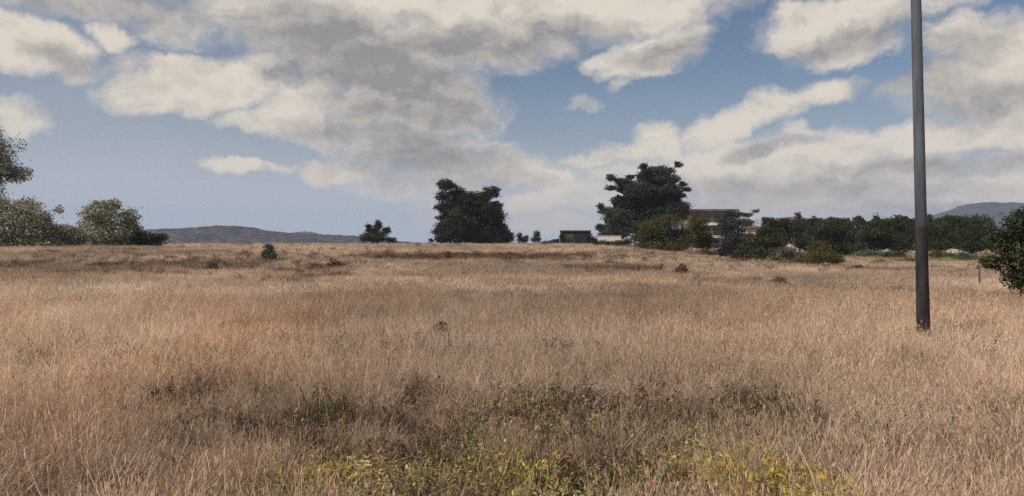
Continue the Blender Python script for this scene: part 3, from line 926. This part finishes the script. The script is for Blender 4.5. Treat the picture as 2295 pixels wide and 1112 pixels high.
def scatter(name, coll, X, Y, scale, tint, idx, label, cat, tilt=0.12, r=None, sink=0.0, yscale=None):
    n = len(X)
    Z = ground_z(X, Y) - sink
    me = bpy.data.meshes.new(name)
    me.vertices.add(n)
    me.vertices.foreach_set('co', np.stack([X, Y, Z], -1).astype(np.float32).reshape(-1))
    rot = np.stack([r.normal(size=n) * tilt, r.normal(size=n) * tilt, r.random(n) * 6.283], -1).astype(np.float32)
    me.attributes.new('rot', 'FLOAT_VECTOR', 'POINT').data.foreach_set('vector', rot.reshape(-1))
    sc = np.stack([scale, scale, scale if yscale is None else yscale], -1).astype(np.float32)
    me.attributes.new('scl', 'FLOAT_VECTOR', 'POINT').data.foreach_set('vector', sc.reshape(-1))
    me.attributes.new('pick', 'INT', 'POINT').data.foreach_set('value', idx.astype(np.int32))
    c = np.ones((n, 4), np.float32); c[:, :3] = tint
    me.attributes.new('tint', 'FLOAT_COLOR', 'POINT').data.foreach_set('color', c.reshape(-1))
    me.update()
    o = link(name, me, M_GRASS)
    t = bpy.data.node_groups.new(name, 'GeometryNodeTree')
    t.interface.new_socket('Geometry', in_out='INPUT', socket_type='NodeSocketGeometry')
    t.interface.new_socket('Geometry', in_out='OUTPUT', socket_type='NodeSocketGeometry')
    gi = t.nodes.new('NodeGroupInput'); go = t.nodes.new('NodeGroupOutput')
    ci = t.nodes.new('GeometryNodeCollectionInfo')
    ci.inputs['Collection'].default_value = coll
    ci.inputs['Separate Children'].default_value = True
    ci.inputs['Reset Children'].default_value = True
    ip = t.nodes.new('GeometryNodeInstanceOnPoints')
    ip.inputs['Pick Instance'].default_value = True
    def na(nm, ty):
        a = t.nodes.new('GeometryNodeInputNamedAttribute'); a.data_type = ty
        a.inputs['Name'].default_value = nm
        return [s for s in a.outputs if s.enabled and s.name == 'Attribute'][0]
    t.links.new(gi.outputs[0], ip.inputs['Points'])
    t.links.new(ci.outputs[0], ip.inputs['Instance'])
    t.links.new(na('pick', 'INT'), ip.inputs['Instance Index'])
    e2r = t.nodes.new('FunctionNodeEulerToRotation')
    t.links.new(na('rot', 'FLOAT_VECTOR'), e2r.inputs[0])
    t.links.new(e2r.outputs[0], ip.inputs['Rotation'])
    t.links.new(na('scl', 'FLOAT_VECTOR'), ip.inputs['Scale'])
    t.links.new(ip.outputs[0], go.inputs[0])
    md = o.modifiers.new('scatter', 'NODES'); md.node_group = t
    tag(o, label, cat, kind='stuff')
    return o


NEAR = proto('grass_tuft', [
    dict(nb=44, h=.40, spread=.24, width=.0050, bend=.75, heads=.10, lodged=.35),
    dict(nb=40, h=.46, spread=.22, width=.0046, bend=.60, heads=.30, lodged=.25),
    dict(nb=46, h=.28, spread=.28, width=.0054, bend=1.0, heads=.05, lodged=.55),
    dict(nb=30, h=.54, spread=.20, width=.0042, bend=.45, heads=.60, lodged=.15),
    dict(nb=48, h=.22, spread=.30, width=.0060, bend=1.25, heads=.0, lodged=.6),
    dict(nb=16, h=.62, spread=.30, width=.0036, bend=.35, heads=.9, lodged=.1),
    dict(nb=36, h=.34, spread=.16, width=.0070, bend=.9, heads=.0, lodged=.4),
])
FAR = proto('grass_clump', [
    dict(nb=34, h=.34, spread=.40, width=.015, bend=.8, seg=2, lodged=.3),
    dict(nb=30, h=.42, spread=.36, width=.013, bend=.6, seg=2, heads=.2, lodged=.2),
    dict(nb=36, h=.28, spread=.46, width=.017, bend=1.0, seg=2, lodged=.45),
])
WEED = proto('weed_tuft', [
    dict(nb=60, h=.24, spread=.22, width=.009, bend=1.1, leafy=True, branch=3),
    dict(nb=44, h=.32, spread=.20, width=.008, bend=.8, leafy=True, branch=4),
    dict(nb=70, h=.20, spread=.26, width=.010, bend=1.3, leafy=True, branch=2),
])

STRAW = np.array([(0.59, 0.462, 0.345), (0.53, 0.40, 0.30), (0.66, 0.535, 0.42), (0.58, 0.425, 0.325), (0.42, 0.31, 0.225)])


def photo_px(X, Y):
    return CX + F * X / Y, HOR + F * (H - ground_z(X, Y)) / Y


def blob2(px, py, lst):
    acc = np.zeros_like(px)
    for (cx, cy, rx, ry, w) in lst:
        d = ((px - cx) / rx) ** 2 + ((py - cy) / ry) ** 2
        acc = np.maximum(acc, w * np.exp(-d))
    return acc


# patches of darker dead weeds and of green growth, where they stand in the field
def patch(px, py, rpx, rpy, w):
    x, y, z = ground_at(px, py, .30)
    y1 = ground_at(px, py - rpy, .30)[1]
    return (x, y, rpx / F * y, max(0.35, y1 - y), w)


def dens_at(X, Y, lst):
    acc = np.zeros_like(X)
    for (cx, cy, rx, ry, w) in lst:
        acc = np.maximum(acc, w * np.exp(-((X - cx) / rx) ** 2 - ((Y - cy) / ry) ** 2))
    return acc


BROWNP = [patch(*p) for p in [
    (1300, 930, 190, 45, 1.0), (1560, 930, 220, 50, .85), (1800, 990, 140, 45, .95), (650, 950, 200, 65, .6), (980, 950, 180, 60, .9), (390, 990, 100, 70, .4), (1250, 1020, 300, 50, .4),
    (1000, 1060, 120, 50, .8), (1480, 1060, 130, 50, .6), (120, 1080, 160, 50, .7), (300, 1060, 90, 40, .6), (80, 960, 120, 30, .4), (2050, 1000, 90, 30, .4), (2250, 930, 70, 25, .5), (700, 1060, 120, 60, .7), (2160, 1060, 150, 50, .5), (1700, 880, 90, 30, .6),
    (1330, 668, 240, 14, .5), (1600, 660, 200, 12, .4), (820, 660, 150, 14, .35), (2000, 660, 200, 14, .4), (700, 600, 90, 10, .7), (1080, 573, 230, 4, 1.0), (1400, 598, 115, 5, 1.0), (700, 613, 80, 6, 1.0), (250, 605, 160, 6, .5), (1240, 700, 120, 14, .4),
    (400, 590, 200, 14, .5), (100, 590, 150, 10, .5), (1900, 640, 120, 10, .4), (2150, 650, 90, 12, .5), (470, 870, 90, 40, .4)]]
GREENP = [patch(*p) for p in [
    (690, 1070, 75, 50, 1.0), (790, 1100, 90, 50, .9), (1060, 1060, 50, 70, .9), (1180, 1100, 150, 60, 1.0), (1330, 945, 110, 22, .55), (1640, 1085, 130, 60, 1.0), (1760, 1110, 90, 50, 1.0),
    (1480, 1100, 80, 40, .7), (1570, 1000, 90, 40, .6), (1690, 890, 70, 28, .5), (920, 1105, 70, 40, .5)]]
YELP = [patch(*p) for p in [(1740, 1095, 100, 50, 1.0), (1130, 1100, 90, 40, .7), (770, 1090, 70, 40, .7), (1620, 1070, 80, 40, .7), (690, 1060, 60, 40, .5)]]
VERGE = [patch(*p) for p in [(2000, 577, 160, 8, 1.0), (2150, 580, 90, 8, 1.0), (1500, 572, 90, 5, .6)]]
SOIL = [patch(*p) for p in [(1960, 598, 90, 6, 1.0), (2040, 603, 60, 5, .8)]]
PALE_GLARE = [patch(*p) for p in [(90, 660, 170, 30, .9), (60, 590, 130, 10, .8), (200, 700, 120, 25, .5), (560, 660, 130, 14, .4), (1150, 770, 250, 40, .35)]]  # paler straw; the patches at far left paint gloss glare into the tint
ORANGE = [patch(*p) for p in [(520, 760, 120, 60, .9), (500, 850, 70, 40, .7), (580, 690, 130, 25, .6), (1190, 820, 60, 30, .5), (200, 970, 90, 40, .5), (1200, 1090, 120, 40, .4)]]


def tint_field(X, Y, r):
    n = len(X)
    t = np.clip((fbm(X / 5, Y / 5, 21, 4) - .28) / .44 + r.normal(size=n) * .22, 0, 1) * (len(STRAW) - 1.001)
    i0 = t.astype(int); f = (t - i0)[:, None]
    c = STRAW[i0] * (1 - f) + STRAW[i0 + 1] * f
    def toward(c, w, col, jit=.25):
        w = np.clip(w + (r.random(n) - .5) * jit * (w > .05), 0, 1)[:, None]
        return c * (1 - w) + np.array(col) * w
    rag = lambda k: .6 + .9 * (fbm(X / 1.6, Y / 1.6, k, 3) - .2)
    c = toward(c, dens_at(X, Y, PALE_GLARE) * .9, (0.70, 0.60, 0.50))
    c = toward(c, dens_at(X, Y, ORANGE) * .6, (0.60, 0.39, 0.25))
    c = toward(c, dens_at(X, Y, BROWNP) * .80 * rag(31), (0.28, 0.20, 0.155))
    c = toward(c, dens_at(X, Y, GREENP) * .55 * rag(32), (0.23, 0.215, 0.095))
    c = toward(c, dens_at(X, Y, VERGE) * .85, (0.24, 0.24, 0.13))
    c = toward(c, dens_at(X, Y, SOIL) * .9, (0.20, 0.125, 0.10))
    c = c * (.78 + .44 * sstep(.3, .7, fbm(X / 13, Y / 13, 91, 3)))[:, None]
    k = r.random(n)
    c = c * np.where(k < .13, .5, np.where(k > .86, 1.22, 1.0))[:, None] * (0.82 + .36 * r.random(n))[:, None]
    return np.minimum(c, .85)


def wedge(r, n, d0, d1, half=40.0, power=1.0):
    """n points with uniform ground density between distances d0 and d1 inside the seen wedge"""
    d = np.sqrt(d0 * d0 + (d1 * d1 - d0 * d0) * r.random(n))
    a = np.radians((r.random(n) * 2 - 1) * half)
    return d * np.sin(a), d * np.cos(a)


r = np.random.default_rng(77)
XY = [wedge(r, 15000, 4.6, 13, 42), wedge(r, 26000, 13, 30, 39)]
X = np.concatenate([q[0] for q in XY]); Y = np.concatenate([q[1] for q in XY])
br = dens_at(X, Y, BROWNP); gr = dens_at(X, Y, GREENP)
keep = r.random(len(X)) > np.maximum(.50 * br, .80 * gr) + .8 * (fbm(X / .5, Y / .8, 44, 2) < .46 - .14 * sstep(9, 16, Y))
X, Y, br = X[keep], Y[keep], br[keep]
clump = fbm(X / 1.1, Y / 1.1, 41, 3)
s = (.62 + .9 * clump + r.normal(size=len(X)) * .12).clip(.35, 1.6) * (1 - .35 * br)
d = np.hypot(X, Y)
tall = r.random(len(X))
idx = np.where(fbm(X / 3, Y / 3, 43, 2) + r.normal(size=len(X)) * .18 > .5, np.where(tall < .35, 1, np.where(tall < .55, 3, np.where(tall < .68, 5, 0))), np.where(tall < .35, 2, np.where(tall < .6, 4, np.where(tall < .8, 6, 0))))
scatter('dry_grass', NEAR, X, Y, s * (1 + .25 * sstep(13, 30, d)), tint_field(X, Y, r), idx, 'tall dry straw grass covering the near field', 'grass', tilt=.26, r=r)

XY = [wedge(r, 26000, 28, 60, 37), wedge(r, 26000, 58, 120, 36), wedge(r, 20000, 115, 260, 36)]
X = np.concatenate([q[0] for q in XY]); Y = np.concatenate([q[1] for q in XY])
d = np.hypot(X, Y)
s = (.7 + .7 * fbm(X / 4, Y / 4, 51, 3)) * (1 + .5 * sstep(60, 120, d) + .4 * sstep(120, 220, d))
idx = r.integers(0, 3, len(X))
scatter('distant_grass', FAR, X, Y, s, tint_field(X, Y, r), idx, 'dry straw grass of the far field up to the skyline', 'grass', tilt=.15, r=r, yscale=s * (1 - .35 * sstep(60, 160, d)))

# green and yellow weeds low in the foreground
X, Y = wedge(r, 60000, 4.6, 16, 42)
gd = dens_at(X, Y, GREENP); yd = dens_at(X, Y, YELP)
keep = r.random(len(X)) < gd * .75 * (fbm(X / .45, Y / .45, 61, 3) > .46) + .004
X, Y, yd = X[keep], Y[keep], yd[keep]
n = len(X)
WC = np.array([(0.11, 0.10, 0.05), (0.20, 0.18, 0.075), (0.34, 0.30, 0.12), (0.40, 0.31, 0.2)])
k = r.random(n)
c = WC[r.integers(0, 4, n)] * (.8 + .5 * r.random(n))[:, None]
yw = (np.clip(yd * 1.3, 0, 1) * (r.random(n) < .85))[:, None]
c = c * (1 - yw) + np.array((0.68, 0.54, 0.09)) * yw
scatter('green_weeds', WEED, X, Y, .75 + .7 * r.random(n), c, r.integers(0, 3, n), 'low green and yellow weeds among the near straw', 'weeds', tilt=.2, r=r)

# dark dead weed stalks in the brown patches
X, Y = wedge(r, 60000, 4.6, 110, 39)
X3, Y3 = wedge(r, 60000, 50, 190, 36)
X2, Y2 = wedge(r, 16000, 4.6, 18, 42)
X = np.concatenate([X, X2, X3]); Y = np.concatenate([Y, Y2, Y3])
bd = dens_at(X, Y, BROWNP)
keep = r.random(len(X)) < bd * np.where(Y < 40, .40, .5) * (fbm(X / .9, Y / .9, 71, 3) > .40 * (Y < 40)) + .02 * (fbm(X / 3, Y / 3, 72, 2) > .45)
X, Y = X[keep], Y[keep]
n = len(X)
c = np.array([(0.10, 0.066, 0.050), (0.15, 0.10, 0.072), (0.24, 0.165, 0.12)])[r.integers(0, 3, n)] * (.7 + .6 * r.random(n))[:, None]
scatter('dead_weeds', WEED, X, Y, (.8 + .7 * r.random(n)) * (1 + .6 * sstep(30, 90, Y)), c, r.integers(0, 3, n), 'dark brown dead weeds in patches of the dry grass', 'weeds', tilt=.25, r=r)


# ------------------------------------------------------------------ haze: the air between here and the far hills
def haze():
    bm = bmesh.new()
    add_box(bm, -4300, 4300, -4300, 4300, -4, 150)
    me = bpy.data.meshes.new('haze'); bm.to_mesh(me); bm.free()
    m = bpy.data.materials.new('haze'); m.use_nodes = True
    q = G(m.node_tree); q.t.nodes.clear()
    v = q.n('ShaderNodeVolumePrincipled')
    v.inputs['Color'].default_value = (0.60, 0.70, 0.92, 1)
    v.inputs['Density'].default_value = 0.00017
    v.inputs['Anisotropy'].default_value = 0.0
    o = q.n('ShaderNodeOutputMaterial'); q.put(o.inputs['Volume'], v.outputs[0])
    h = link('haze', me, m)
    tag(h, 'thin bluish air between the field and the far hills', 'haze', kind='stuff')


haze()
